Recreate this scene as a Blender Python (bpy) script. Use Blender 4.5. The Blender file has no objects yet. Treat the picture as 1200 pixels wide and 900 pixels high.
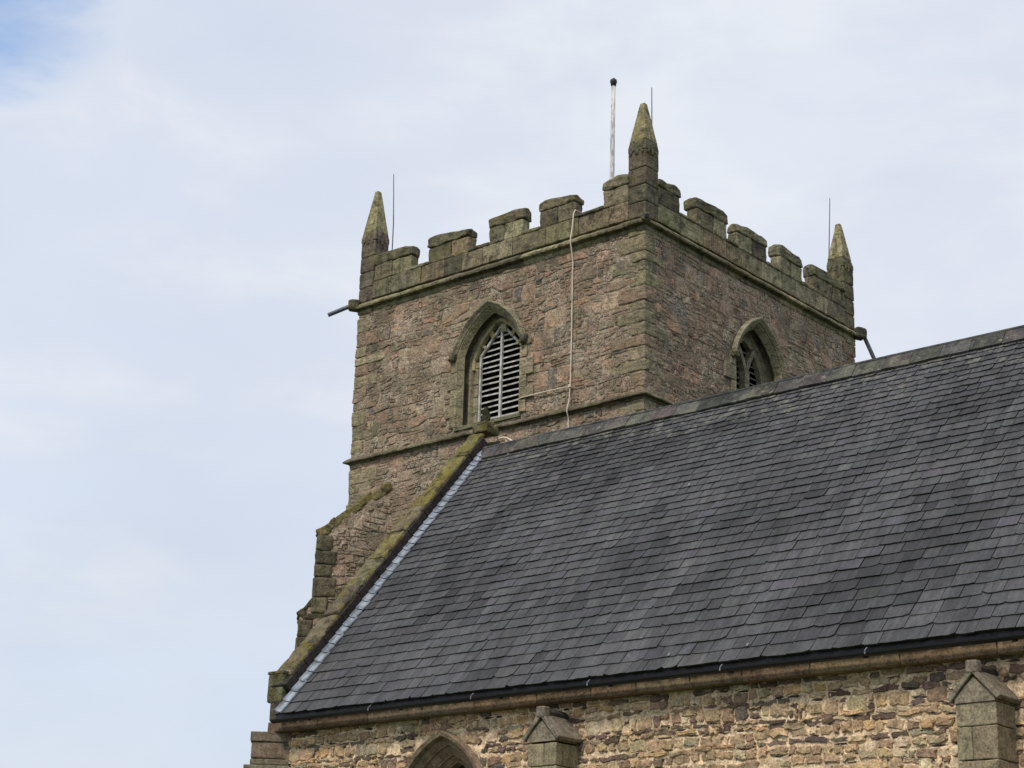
import bpy, bmesh, math, random
import numpy as np
from mathutils import Vector, Matrix, noise
R = math.radians
rnd = random.Random(11)
S = bpy.context.scene
C = S.collection

# ------------------------------------------------------------------ camera
cam_d = bpy.data.cameras.new('camera')
cam = bpy.data.objects.new('camera', cam_d); C.objects.link(cam)
F, YAW, PITCH, ROLL = 2159.99884, 0.717214422, 0.331114497, 0.0299855609
d = Vector((-math.sin(YAW)*math.cos(PITCH), math.cos(YAW)*math.cos(PITCH), math.sin(PITCH)))
r0 = d.cross(Vector((0, 0, 1))).normalized(); u0 = r0.cross(d)
rr = r0*math.cos(ROLL)+u0*math.sin(ROLL); uu = u0*math.cos(ROLL)-r0*math.sin(ROLL)
m3 = Matrix((rr, uu, -d)).transposed()
cam.matrix_world = Matrix.Translation((17.6231542, -23.5946056, 1.5679803)) @ m3.to_4x4()
cam_d.sensor_fit = 'HORIZONTAL'; cam_d.sensor_width = 36; cam_d.lens = F/1200*36
cam_d.clip_start = 0.1; cam_d.clip_end = 5000
S.camera = cam
S.view_settings.view_transform = 'Standard'; S.view_settings.look = 'None'
S.view_settings.exposure = 0.0; S.view_settings.gamma = 1.0
S.view_settings.use_curve_mapping = False

# ------------------------------------------------------------------ node helpers
class NT:
    def __init__(s, tree): s.t = tree; s.n = tree.nodes; s.l = tree.links
    def node(s, typ, **kw):
        n = s.n.new(typ)
        for k, v in kw.items(): setattr(n, k, v)
        return n
    def put(s, sock, v):
        if v is None: return
        if isinstance(v, bpy.types.NodeSocket): s.l.new(v, sock)
        elif isinstance(v, (tuple, list)) and sock.type == 'RGBA' and len(v) == 3: sock.default_value = (*v, 1)
        else: sock.default_value = v
    def math(s, op, a, b=0.0, c=None, clamp=False):
        n = s.node('ShaderNodeMath', operation=op, use_clamp=clamp)
        s.put(n.inputs[0], a); s.put(n.inputs[1], b)
        if c is not None: s.put(n.inputs[2], c)
        return n.outputs[0]
    def mix(s, f, a, b, blend='MIX'):
        n = s.node('ShaderNodeMix', data_type='RGBA', blend_type=blend)
        s.put(n.inputs[0], f); s.put(n.inputs[6], a); s.put(n.inputs[7], b)
        return n.outputs[2]
    def ramp(s, v, lo, hi, a=0.0, b=1.0):
        n = s.node('ShaderNodeMapRange', interpolation_type='SMOOTHSTEP')
        s.put(n.inputs[0], v); s.put(n.inputs[1], lo); s.put(n.inputs[2], hi); s.put(n.inputs[3], a); s.put(n.inputs[4], b)
        return n.outputs[0]
    def noise(s, vec, scale, detail=4, rough=0.55, dist=0.0):
        n = s.node('ShaderNodeTexNoise'); s.put(n.inputs['Vector'], vec)
        n.inputs['Scale'].default_value = scale; n.inputs['Detail'].default_value = detail
        n.inputs['Roughness'].default_value = rough; n.inputs['Distortion'].default_value = dist
        return n.outputs[0]
    def voro(s, vec, scale, feature='F1', out=0):
        n = s.node('ShaderNodeTexVoronoi', feature=feature); s.put(n.inputs['Vector'], vec)
        n.inputs['Scale'].default_value = scale
        return n.outputs[out]
    def mapping(s, vec, scale=(1, 1, 1), rot=(0, 0, 0), loc=(0, 0, 0)):
        n = s.node('ShaderNodeMapping'); s.put(n.inputs[0], vec)
        n.inputs['Location'].default_value = loc; n.inputs['Rotation'].default_value = rot; n.inputs['Scale'].default_value = scale
        return n.outputs[0]
    def pos(s): return s.node('ShaderNodeNewGeometry').outputs['Position']
    def bump(s, h, strength, dist, normal=None):
        n = s.node('ShaderNodeBump'); n.inputs['Strength'].default_value = strength; n.inputs['Distance'].default_value = dist
        s.put(n.inputs['Height'], h)
        if normal is not None: s.put(n.inputs['Normal'], normal)
        return n.outputs[0]

def new_mat(name):
    m = bpy.data.materials.new(name); m.use_nodes = True
    nt = NT(m.node_tree); b = nt.n['Principled BSDF']
    return m, nt, b

# ------------------------------------------------------------------ sky and sun
SUN_EL, SUN_AZ = 50, 171          # azimuth measured clockwise from +Y
w = bpy.data.worlds.new('World'); S.world = w; w.use_nodes = True
nt = NT(w.node_tree); bg = nt.n['Background']
sky = nt.node('ShaderNodeTexSky', sky_type='NISHITA'); sky.sun_disc = False
sky.sun_elevation = R(SUN_EL); sky.sun_rotation = R(SUN_AZ)
sky.air_density = 1.0; sky.dust_density = 1.5; sky.ozone_density = 1.0
gen = nt.node('ShaderNodeTexCoord').outputs['Generated']
mp = nt.mapping(gen, (1.0, 1.0, 2.2), loc=(3.1, 1.7, 0.4))
big = nt.noise(mp, 2.1, 4, 0.5, 0.3)
fine = nt.noise(nt.mapping(gen, (1.0, 1.0, 2.4), loc=(0.3, 5.2, 1.0)), 6.0, 6, 0.58, 0.25)
sep = nt.node('ShaderNodeSeparateXYZ'); nt.put(sep.inputs[0], gen)
# the cloud sheet is thinner towards the west and thick in the south-east and north-east
west = nt.math('ADD', nt.math('MULTIPLY', sep.outputs[0], -1.0), nt.math('MULTIPLY', sep.outputs[1], -0.35))
thin = nt.ramp(nt.math('ADD', west, nt.math('MULTIPLY', nt.math('SUBTRACT', big, 0.5), 0.9)), 0.25, 0.75)
cover = nt.math('SUBTRACT', 1.0, nt.math('MULTIPLY', thin, 0.08))
cover = nt.math('ADD', cover, nt.math('MULTIPLY', nt.math('SUBTRACT', fine, 0.5), 0.35), clamp=True)
cloud = nt.mix(nt.ramp(big, 0.3, 0.7), (6.5, 7.1, 8.3), (7.8, 8.25, 9.15))
cloud = nt.mix(nt.ramp(fine, 0.46, 0.72, 0, .8), cloud, (8.2, 8.55, 9.15))
# a ragged blue gap in the cloud sheet, high in the south-west
gap = Vector((-0.7408, 0.4365, 0.5106)).normalized()
dot = nt.node('ShaderNodeVectorMath', operation='DOT_PRODUCT'); nt.put(dot.inputs[0], gen); dot.inputs[1].default_value = gap
gm_ = nt.ramp(nt.math('ADD', dot.outputs['Value'], nt.math('MULTIPLY', nt.math('SUBTRACT', fine, .5), .010)), .9964, 1.0003, 0, 1.0)
cover = nt.math('MULTIPLY', cover, nt.math('SUBTRACT', 1.0, gm_))
skyc = nt.mix(1.0, sky.outputs[0], (2.7, 2.6, 2.5), 'MULTIPLY')
low = nt.ramp(sep.outputs[2], .10, .34, .90, 1.0)      # the cloud base greys towards the horizon
lowc = nt.node('ShaderNodeCombineXYZ')
for k_, e_ in zip(range(3), (1.25, 1.0, .7)): nt.put(lowc.inputs[k_], nt.math('POWER', low, e_))
cloud = nt.mix(1.0, cloud, lowc.outputs[0], 'MULTIPLY')
nt.put(bg.inputs[0], nt.mix(cover, skyc, cloud)); bg.inputs[1].default_value = 0.1
sun_d = bpy.data.lights.new('sun', 'SUN'); sun_d.energy = 2.4; sun_d.angle = R(10); sun_d.color = (1.0, 0.92, 0.80)
sun = bpy.data.objects.new('sun', sun_d); C.objects.link(sun)
sv = Vector((math.sin(R(SUN_AZ))*math.cos(R(SUN_EL)), math.cos(R(SUN_AZ))*math.cos(R(SUN_EL)), math.sin(R(SUN_EL))))
sun.rotation_euler = sv.to_track_quat('Z', 'Y').to_euler()

# ------------------------------------------------------------------ mesh helpers
class MB:
    def __init__(s): s.v = []; s.f = []; s.t = []; s.m = []
    def add(s, verts, faces, tint=(1, 1, 1), mat=0):
        o = len(s.v); s.v += [tuple(p) for p in verts]
        for f in faces: s.f.append([i+o for i in f]); s.t.append(tint); s.m.append(mat)
    def box(s, a, b, tint=(1, 1, 1), mat=0):
        (x0, y0, z0), (x1, y1, z1) = a, b
        s.add([(x0,y0,z0),(x1,y0,z0),(x1,y1,z0),(x0,y1,z0),(x0,y0,z1),(x1,y0,z1),(x1,y1,z1),(x0,y1,z1)],
              [(0,3,2,1),(4,5,6,7),(0,1,5,4),(1,2,6,5),(2,3,7,6),(3,0,4,7)], tint, mat)
    def build(s, name, mats, parent=None, smooth=False):
        me = bpy.data.meshes.new(name); me.from_pydata(s.v, [], s.f)
        for m in (mats if isinstance(mats, (list, tuple)) else [mats]): me.materials.append(m)
        at = me.attributes.new('tint', 'FLOAT_COLOR', 'FACE')
        at.data.foreach_set('color', np.array([(*t, 1) for t in s.t], dtype=np.float32).ravel())
        me.polygons.foreach_set('material_index', np.array(s.m, dtype=np.int32))
        if smooth: me.polygons.foreach_set('use_smooth', np.ones(len(s.f), dtype=bool))
        me.update(); me.validate()
        bm = bmesh.new(); bm.from_mesh(me); bmesh.ops.recalc_face_normals(bm, faces=bm.faces); bm.to_mesh(me); bm.free()
        o = bpy.data.objects.new(name, me); C.objects.link(o)
        if parent is not None:
            o.parent = parent; o.matrix_parent_inverse = parent.matrix_world.inverted()
        return o
def empty(name, label, cat, loc=(0, 0, 0), group=None):
    o = bpy.data.objects.new(name, None); C.objects.link(o); o.location = loc
    o.matrix_world = Matrix.Translation(loc)
    return tag(o, label, cat, group)
def tag(o, label, cat, group=None):
    o['label'] = label; o['category'] = cat
    if group: o['group'] = group
    return o

def rbox(mb, c, hs, axes=None, r=0.02, amp=0.006, freq=5.0, tint=(1, 1, 1), mat=0, mids=1, shape=None):
    """weathered stone block: rounded box with noisy surface"""
    c = Vector(c)
    if axes is None: axes = (Vector((1, 0, 0)), Vector((0, 1, 0)), Vector((0, 0, 1)))
    r = min(r, min(hs)*0.9); P = []
    for h in hs:
        m = max(1, min(6, int(round(h/0.09)))) if mids is None else mids
        inner = [-h+r + (2*(h-r))*i/(m+1) for i in range(m+2)]
        P.append([-h]+inner+[h])
    n = [len(p) for p in P]; idx = {}; verts = []
    seed = Vector((rnd.random()*50, rnd.random()*50, rnd.random()*50))
    def vid(i, j, k):
        key = (i, j, k)
        if key in idx: return idx[key]
        q = [P[0][i], P[1][j], P[2][k]]
        inn = [max(-hs[a]+r, min(hs[a]-r, q[a])) for a in range(3)]
        dv = Vector([q[a]-inn[a] for a in range(3)])
        if dv.length > 1e-9: dv = dv.normalized()*r
        q = Vector(inn)+dv
        if shape: q = shape(q)
        pw = c + axes[0]*q.x + axes[1]*q.y + axes[2]*q.z
        if amp:
            pw = pw + noise.noise_vector(pw*freq+seed)*amp + noise.noise_vector(pw*freq*3.1+seed)*amp*0.45
        idx[key] = len(verts); verts.append(pw); return idx[key]
    faces = []
    for a in range(3):
        b, e = (a+1) % 3, (a+2) % 3
        for side in (0, n[a]-1):
            for i in range(n[b]-1):
                for j in range(n[e]-1):
                    q = []
                    for (x, y) in ((i, j), (i+1, j), (i+1, j+1), (i, j+1)):
                        k = [0, 0, 0]; k[a] = side; k[b] = x; k[e] = y; q.append(vid(*k))
                    faces.append(q if side else q[::-1])
    mb.add(verts, faces, tint, mat)

def tube(mb, pts, rad, seg=8, tint=(1, 1, 1), mat=0, cap=True):
    pts = [Vector(p) for p in pts]; rads = rad if isinstance(rad, (list, tuple)) else [rad]*len(pts)
    rings = []
    for i, p in enumerate(pts):
        t = (pts[min(i+1, len(pts)-1)]-pts[max(i-1, 0)]).normalized()
        a = t.orthogonal().normalized() if i == 0 else (rings[-1][1] - t*rings[-1][1].dot(t)).normalized()
        rings.append((p, a, t.cross(a), rads[i]))
    v = []
    for p, a, b, rd in rings:
        v += [p + (a*math.cos(2*math.pi*k/seg)+b*math.sin(2*math.pi*k/seg))*rd for k in range(seg)]
    f = [(i*seg+k, i*seg+(k+1) % seg, (i+1)*seg+(k+1) % seg, (i+1)*seg+k) for i in range(len(pts)-1) for k in range(seg)]
    if cap: f += [tuple(range(seg-1, -1, -1)), tuple((len(pts)-1)*seg+k for k in range(seg))]
    mb.add(v, f, tint, mat)

def beam(mb, a, b, wid, thick, nrm, tint=(1, 1, 1), mat=0):
    """rectangular bar from a to b; thick measured along nrm"""
    a, b, nrm = Vector(a), Vector(b), Vector(nrm); t = (b-a).normalized(); s = t.cross(nrm).normalized()
    o = [s*wid/2+nrm*thick/2, -s*wid/2+nrm*thick/2, -s*wid/2-nrm*thick/2, s*wid/2-nrm*thick/2]
    mb.add([a+k for k in o]+[b+k for k in o], [(3,2,1,0),(4,5,6,7),(0,1,5,4),(1,2,6,5),(2,3,7,6),(3,0,4,7)], tint, mat)

# --- rubble masonry: individual stones with their own outline, height and colour
def stone(mb, poly, frame, h, tint, mat=0, jit=0.012, ch=.14, tilt=.12):
    n = len(poly)
    cx = sum(p[0] for p in poly)/n; cy = sum(p[1] for p in poly)/n
    pts = []
    for i in range(n):
        a, b = poly[i], poly[(i+1) % n]
        for t in (ch, 1-ch):
            pts.append((a[0]+(b[0]-a[0])*t+rnd.uniform(-jit, jit), a[1]+(b[1]-a[1])*t+rnd.uniform(-jit, jit)))
    m = len(pts); v = []; f = []
    tx, ty = rnd.uniform(-tilt, tilt), rnd.uniform(-tilt, tilt)
    for sc, hh in ((1.0, -0.02), (0.97, 0.45), (0.80, 1.0)):
        for (x, y) in pts:
            X, Y = cx+(x-cx)*sc, cy+(y-cy)*sc
            H = hh*h if hh < 0.9 else h*rnd.uniform(0.75, 1.15)+tx*(X-cx)+ty*(Y-cy)
            v.append(frame(X, Y, H if hh > 0 else -0.02))
    v.append(frame(cx, cy, h*rnd.uniform(0.85, 1.25)))
    for k in range(2):
        for i in range(m): f.append((k*m+i, k*m+(i+1) % m, (k+1)*m+(i+1) % m, (k+1)*m+i))
    for i in range(m): f.append((2*m+i, 2*m+(i+1) % m, 3*m))
    mb.add(v, f, tint, mat)

def clip(poly, nx, ny, c):
    """keep nx*x+ny*y<=c"""
    out = []
    for i in range(len(poly)):
        a, b = poly[i], poly[(i+1) % len(poly)]
        da, db = nx*a[0]+ny*a[1]-c, nx*b[0]+ny*b[1]-c
        if da <= 0: out.append(a)
        if da*db < 0:
            t = da/(da-db); out.append((a[0]+(b[0]-a[0])*t, a[1]+(b[1]-a[1])*t))
    return out

def random_rubble(u0, u1, v0, v1, seed, asp=1.5, gap=0.010, tiers=((.17, .3), (.115, 2.), (.075, 10.), (.05, 60.), (.036, 160.), (.026, 160.))):
    rs = np.random.RandomState(seed); W, H = (u1-u0)/asp, v1-v0; A = W*H
    pu = np.zeros(0); pv = np.zeros(0); pr = np.zeros(0)
    for rad, dens in tiers:
        for _ in range(int(dens*A)+1):
            r = rad*rs.uniform(.85, 1.2); x, y = rs.uniform(0, W), rs.uniform(0, H)
            if len(pu) and (np.hypot(pu-x, pv-y) < 0.92*(pr+r)).any(): continue
            pu = np.append(pu, x); pv = np.append(pv, y); pr = np.append(pr, r)
    cells = []
    for i in range(len(pu)):
        dd = np.hypot(pu-pu[i], pv-pv[i]); order = np.argsort(dd-pr)[:26]
        poly = [(0, 0), (W, 0), (W, H), (0, H)]
        for j in order:
            if j == i or not poly: continue
            D = dd[j]; nx, ny = (pu[j]-pu[i])/D, (pv[j]-pv[i])/D
            t = (D*D+pr[i]**2-pr[j]**2)/(2*D)-gap/2
            poly = clip(poly, nx, ny, nx*pu[i]+ny*pv[i]+t)
        if len(poly) >= 3: cells.append(([(u0+x*asp, v0+y) for x, y in poly], pr[i]))
    return cells

def rough_rubble(u0, u1, v0, v1, seed):
    """irregular, roughly coursed flat rubble: rows wander, big blocks sit among packs of small pieces"""
    q = random.Random(seed); out = []
    def wob(x, y): 
        n = noise.noise_vector(Vector((x*1.1+seed, y*1.1, seed*.7)))*.10 + noise.noise_vector(Vector((x*4+seed, y*4, 3.1)))*.022
        return (x+n.x, y+n.y*.8)
    def split(a, b, c, d, lvl):
        w_, h_ = b-a, d-c
        if lvl > 0 and (w_ > .75 or (w_ > .17 and q.random() < .62 and w_ > h_*1.1)):
            k = a+w_*q.uniform(.3, .7); split(a, k, c, d, lvl-1); split(k, b, c, d, lvl-1); return
        if lvl > 0 and h_ > .10 and q.random() < .72:
            k = c+h_*q.uniform(.3, .7); split(a, b, c, k, lvl-1); split(a, b, k, d, lvl-1); return
        g = q.uniform(.003, .010); j = lambda: q.uniform(-.018, .018)*min(1, min(w_, h_)/.12)
        P = [(a+g+j(), c+g+j()), ((a+b)/2+j()*2, c+g+j()), (b-g+j(), c+g+j()), (b-g+j(), (c+d)/2+j()), (b-g+j(), d-g+j()), ((a+b)/2+j()*2, d-g+j()), (a+g+j(), d-g+j()), (a+g+j(), (c+d)/2+j())]
        if q.random() < .45: P.pop(q.choice((0, 2, 4, 6)))
        out.append(([wob(*p) for p in P], min(w_, h_)*.6))
    v = v0
    while v < v1:
        h = q.choice((.16, .2, .24, .3, .36)); u = u0-q.uniform(0, .3)
        while u < u1:
            wd = q.uniform(.25, .8); split(u, min(u+wd, u1+.05), v, min(v+h, v1), 4); u += wd
        v += h
    return [(p, r) for p, r in out if all(u0-.02 <= x <= u1+.02 and v0-.05 <= y <= v1+.01 for x, y in p)]

def coursed_rubble(u0, u1, v0, v1, seed):
    q = random.Random(seed); cells = []; v = v1
    while v > v0:
        h = q.choice((.06, .08, .10, .11, .13, .15, .18))*q.uniform(.85, 1.15); u = u0; ph = q.uniform(0, 9)
        while u < u1:
            thin = h < .1
            wd = q.uniform(.12, .36) if thin else q.uniform(.09, .28)
            def yo(x): return 0.018*math.sin(x*1.9+ph)+0.012*math.sin(x*5.1+ph*2)
            g = q.uniform(.007, .032)
            def quad(a, b, top, bot):
                j = lambda k: q.uniform(-k, k)
                p = [(a+g/2+j(.015), bot+yo(a)+g/2+j(.012)), ((a+b)/2+j(.03), bot+yo(a)+g/2+j(.012)), (b-g/2+j(.015), bot+yo(b)+g/2+j(.012)),
                     (b-g/2+j(.012), (top+bot)/2+j(.01)),
                     (b-g/2+j(.015), top+yo(b)-g/2+j(.012)), ((a+b)/2+j(.03), top+yo(a)-g/2+j(.012)), (a+g/2+j(.015), top+yo(a)-g/2+j(.012))]
                cells.append((p, (top-bot)))
            if h > .15 and q.random() < .35:
                c = v-h*q.uniform(.35, .65); quad(u, u+wd, v, c); 
                if q.random() < .5:
                    k = u+wd*q.uniform(.4, .6); quad(u, k, c, v-h); quad(k, u+wd, c, v-h)
                else: quad(u, u+wd, c, v-h)
            else: quad(u, u+wd, v, v-h)
            u += wd
        v -= h
    return cells

def vary(c, a=.12, q=rnd):
    k = 1+q.uniform(-a, a); return tuple(max(.01, x*k*(1+q.uniform(-a*.3, a*.3))) for x in c)

# ------------------------------------------------------------------ materials
def stone_mat(name, base=None, lichen=(.21, .205, .12), lich=(.52, .68), dark=(.05, .047, .035), drk=(.56, .72), speck=(.46, .44, .38), speckle=.5,
              bump=.6, streak=0.0, moss=None, mossr=(.6, .72), grain=38, rough=.92, cells=False, strata=0.0):
    m, nt, b = new_mat(name); p = nt.pos()
    if base is None:
        col = nt.node('ShaderNodeAttribute', attribute_name='tint').outputs['Color']
    else: col = base
    n1 = nt.noise(p, 9, 6, .62); n2 = nt.noise(p, grain, 5, .6); n3 = nt.noise(p, 1.6, 5, .6, .4); n4 = nt.noise(nt.mapping(p, loc=(7, 3, 5)), 4.2, 7, .65, .6)
    v = nt.math('ADD', nt.ramp(n1, .3, .72, .66, 1.28), nt.ramp(n2, .32, .7, -.30, .34))
    vcol = nt.node('ShaderNodeCombineXYZ')
    for k in range(3): nt.put(vcol.inputs[k], v)
    col = nt.mix(1.0, col, vcol.outputs[0], 'MULTIPLY')
    lm = nt.math('MULTIPLY', nt.ramp(nt.math('ADD', nt.math('MULTIPLY', n3, .6), nt.math('MULTIPLY', n4, .42)), lich[0], lich[1]), .75)
    col = nt.mix(lm, col, nt.mix(nt.ramp(n2, .35, .65), tuple(x*.65 for x in lichen), lichen))
    if moss:
        mm = nt.ramp(nt.noise(nt.mapping(p, loc=(2, 9, 4)), 3.1, 6, .68, .5), mossr[0], mossr[1])
        col = nt.mix(nt.math('MULTIPLY', mm, .85), col, nt.mix(nt.ramp(n2, .35, .65), tuple(x*.5 for x in moss), moss))
    dm = nt.ramp(nt.noise(nt.mapping(p, loc=(11, 1, 8)), 5.3, 7, .68, .4), drk[0], drk[1])
    col = nt.mix(nt.math('MULTIPLY', dm, .8), col, dark)
    if streak:
        sn = nt.noise(nt.mapping(p, (7, 7, .7)), 1.6, 5, .6)
        col = nt.mix(nt.math('MULTIPLY', nt.ramp(sn, .5, .72), streak), col, tuple(x*.9 for x in dark))
    if strata:
        sn_ = nt.noise(nt.mapping(p, (1.6, 1.6, 22)), 1.3, 5, .65, .3)
        col = nt.mix(nt.math('MULTIPLY', nt.ramp(sn_, .52, .64), strata), col, tuple(x*1.3 for x in dark))
    if cells:
        q = nt.mapping(p, (1, 1, 1.7)); q2 = nt.node('ShaderNodeVectorMath', operation='ADD'); nt.put(q2.inputs[0], q)
        wn = nt.node('ShaderNodeTexNoise'); nt.put(wn.inputs['Vector'], p); wn.inputs['Scale'].default_value = 7
        wv = nt.node('ShaderNodeVectorMath', operation='SCALE'); nt.put(wv.inputs[0], wn.outputs['Color']); wv.inputs['Scale'].default_value = .12
        nt.put(q2.inputs[1], wv.outputs[0]); q2 = q2.outputs[0]
        cv = nt.node('ShaderNodeTexVoronoi', feature='F1'); nt.put(cv.inputs['Vector'], q2); cv.inputs['Scale'].default_value = 9
        ce = nt.voro(q2, 9, 'DISTANCE_TO_EDGE')
        cs = nt.node('ShaderNodeSeparateXYZ'); nt.put(cs.inputs[0], cv.outputs['Color'])
        zone = nt.ramp(n4, .40, .58)
        k_ = nt.math('MULTIPLY', zone, .65)
        col = nt.mix(nt.math('MULTIPLY', k_, nt.ramp(cs.outputs[0], .3, .8)), col, nt.mix(cs.outputs[1], (.15, .105, .078), (.33, .245, .17)))
        col = nt.mix(nt.math('MULTIPLY', k_, nt.ramp(ce, .07, .02)), col, nt.mix(nt.ramp(n3, .42, .58), (.06, .05, .04), (.38, .32, .26)))
        rust = nt.ramp(nt.noise(nt.mapping(p, loc=(4, 13, 2)), 1.9, 6, .65, .5), .57, .68)
        col = nt.mix(nt.math('MULTIPLY', rust, .55), col, nt.mix(nt.ramp(n2, .35, .65), (.26, .15, .10), (.42, .26, .17)))
        sm_ = nt.ramp(nt.noise(nt.mapping(p, loc=(3, 8, 14)), 3.1, 8, .68, .6), .50, .57)
        col = nt.mix(nt.math('MULTIPLY', sm_, .6), col, nt.mix(nt.ramp(nt.noise(p, 22, 6, .65), .38, .62), (.17, .125, .09), (.38, .29, .205)))
        dp = nt.ramp(nt.noise(nt.mapping(p, loc=(6, 3, 19)), 1.3, 7, .68, .7), .50, .62)
        col = nt.mix(nt.math('MULTIPLY', dp, .62), col, nt.mix(nt.ramp(n2, .35, .65), (.075, .066, .048), (.17, .15, .105)))
        wr = nt.noise(nt.mapping(p, (1, 1, 1.3), loc=(1, 4, 6)), 7.5, 5, .6, 1.4)
        rg = nt.ramp(nt.math('ABSOLUTE', nt.math('SUBTRACT', wr, .5)), .030, .008)
        zn = nt.ramp(nt.noise(nt.mapping(p, loc=(9, 2, 3)), 1.7, 5, .6), .45, .58)
        col = nt.mix(nt.math('MULTIPLY', nt.math('MULTIPLY', rg, zn), .8), col, (.60, .52, .42))
        pt = nt.ramp(nt.noise(nt.mapping(p, (1, 1, 1.7), loc=(5, 5, 1)), 11, 5, .62, .5), .63, .69)
        col = nt.mix(nt.math('MULTIPLY', pt, .85), col, (.045, .038, .03))
    if speckle:
        vs = nt.voro(p, 17)
        sp = nt.math('MULTIPLY', nt.ramp(nt.math('ADD', vs, nt.math('MULTIPLY', n1, .35)), .34, .24), nt.ramp(n4, .45, .6))
        col = nt.mix(nt.math('MULTIPLY', sp, speckle), col, speck)
    nt.put(b.inputs['Base Color'], col); b.inputs['Roughness'].default_value = rough
    b.inputs['Specular IOR Level'].default_value = .25
    h = nt.math('ADD', nt.math('MULTIPLY', n1, 1.0), nt.math('MULTIPLY', n2, .4))
    nt.put(b.inputs['Normal'], nt.bump(h, bump, .045))
    return m

M_rub = stone_mat('tower_rubble', None, lich=(.50, .64), speckle=.75, cells=True, bump=.8)
M_mort = stone_mat('tower_mortar', (.38, .295, .21), cells=True, lich=(.5, .66), lichen=(.2, .19, .125), speckle=.8, bump=.9, speck=(.5, .45, .38))
M_ash = stone_mat('mossy_sandstone', None, lichen=(.26, .235, .115), lich=(.52, .66), dark=(.035, .03, .022), drk=(.52, .66), streak=.55, speckle=.4, strata=.35, bump=.8, moss=(.14, .13, .03), mossr=(.55, .68))
M_quoin = stone_mat('quoin_sandstone', None, lichen=(.28, .245, .155), lich=(.47, .62), drk=(.58, .72), speckle=.35, streak=.25, strata=.6, bump=.9)
M_moss = stone_mat('moss_covered_stone', None, lichen=(.19, .175, .10), lich=(.5, .66), dark=(.035, .03, .02), drk=(.48, .62), moss=(.19, .15, .02), mossr=(.52, .64), speckle=.4, bump=.9)
M_arub = stone_mat('aisle_rubble', None, lichen=(.52, .39, .25), lich=(.57, .70), dark=(.09, .06, .045), drk=(.60, .72), speckle=.4, speck=(.55, .5, .4), bump=.5)
M_amort = stone_mat('aisle_mortar', (.80, .61, .41), lichen=(.62, .44, .24), lich=(.5, .66), dark=(.20, .14, .09), drk=(.60, .72), speckle=.3, bump=.9)
M_dress = stone_mat('dressed_sandstone', None, lichen=(.24, .21, .14), lich=(.52, .7), drk=(.6, .72), speckle=.1, streak=.3, bump=.3)

def far_rubble():
    m, nt, b = new_mat('rubble_far_side'); p = nt.pos()
    q = nt.mapping(p, (1, 1, 1.5)); v = nt.node('ShaderNodeTexVoronoi', feature='F1'); nt.put(v.inputs['Vector'], q); v.inputs['Scale'].default_value = 4.2
    e = nt.voro(q, 4.2, 'DISTANCE_TO_EDGE'); n = nt.noise(p, 14, 6, .6)
    sx = nt.node('ShaderNodeSeparateXYZ'); nt.put(sx.inputs[0], v.outputs['Color'])
    c = nt.mix(sx.outputs[0], (.19, .13, .10), (.26, .21, .15)); c = nt.mix(nt.ramp(n, .4, .7), c, (.15, .14, .09))
    c = nt.mix(nt.ramp(e, .06, .02), c, (.33, .27, .19))
    nt.put(b.inputs['Base Color'], c); b.inputs['Roughness'].default_value = .95
    nt.put(b.inputs['Normal'], nt.bump(nt.math('ADD', nt.ramp(e, 0, .1), n), .7, .03)); return m
M_far = far_rubble()

def slate_mat():
    m, nt, b = new_mat('weathered_slate'); p = nt.pos()
    col = nt.node('ShaderNodeAttribute', attribute_name='tint').outputs['Color']
    sl = nt.mapping(nt.mapping(p, rot=(-R(49.6), 0, 0)), (5.5, .8, 5.5))     # y along the slope
    st = nt.noise(sl, 1.5, 6, .66, .3); st2 = nt.noise(sl, 5, 4, .6)
    n1 = nt.noise(nt.mapping(sl, (.35, 1.3, .35)), .62, 7, .70, .9); n2 = nt.noise(p, 26, 5, .65); n3 = nt.noise(p, 6, 6, .65)
    v = nt.math('MULTIPLY', nt.ramp(st, .30, .68, .76, 1.18), nt.ramp(n1, .38, .58, .80, 1.08))
    v = nt.math('MULTIPLY', v, nt.ramp(n2, .3, .7, .84, 1.16)); v = nt.math('MULTIPLY', v, nt.ramp(st2, .3, .7, .85, 1.15))
    vc = nt.node('ShaderNodeCombineXYZ')
    for k in range(3): nt.put(vc.inputs[k], v)
    col = nt.mix(1.0, col, vc.outputs[0], 'MULTIPLY')
    sz = nt.node('ShaderNodeSeparateXYZ'); nt.put(sz.inputs[0], p)
    top = nt.ramp(sz.outputs[2], 9.2, 10.7, 0, .17)       # lichen grows thickest under the ridge mortar
    lm = nt.ramp(nt.math('ADD', n3, top), .66, .76)
    col = nt.mix(nt.math('MULTIPLY', lm, .6), col, (.21, .21, .17))
    nt.put(b.inputs['Base Color'], col)
    nt.put(b.inputs['Roughness'], nt.ramp(n3, .3, .7, .55, .8)); b.inputs['Specular IOR Level'].default_value = .3
    nt.put(b.inputs['Normal'], nt.bump(nt.math('ADD', n3, nt.math('ADD', nt.math('MULTIPLY', n2, .4), nt.math('MULTIPLY', st2, .5))), .35, .02))
    return m
M_slate = slate_mat()

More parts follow.
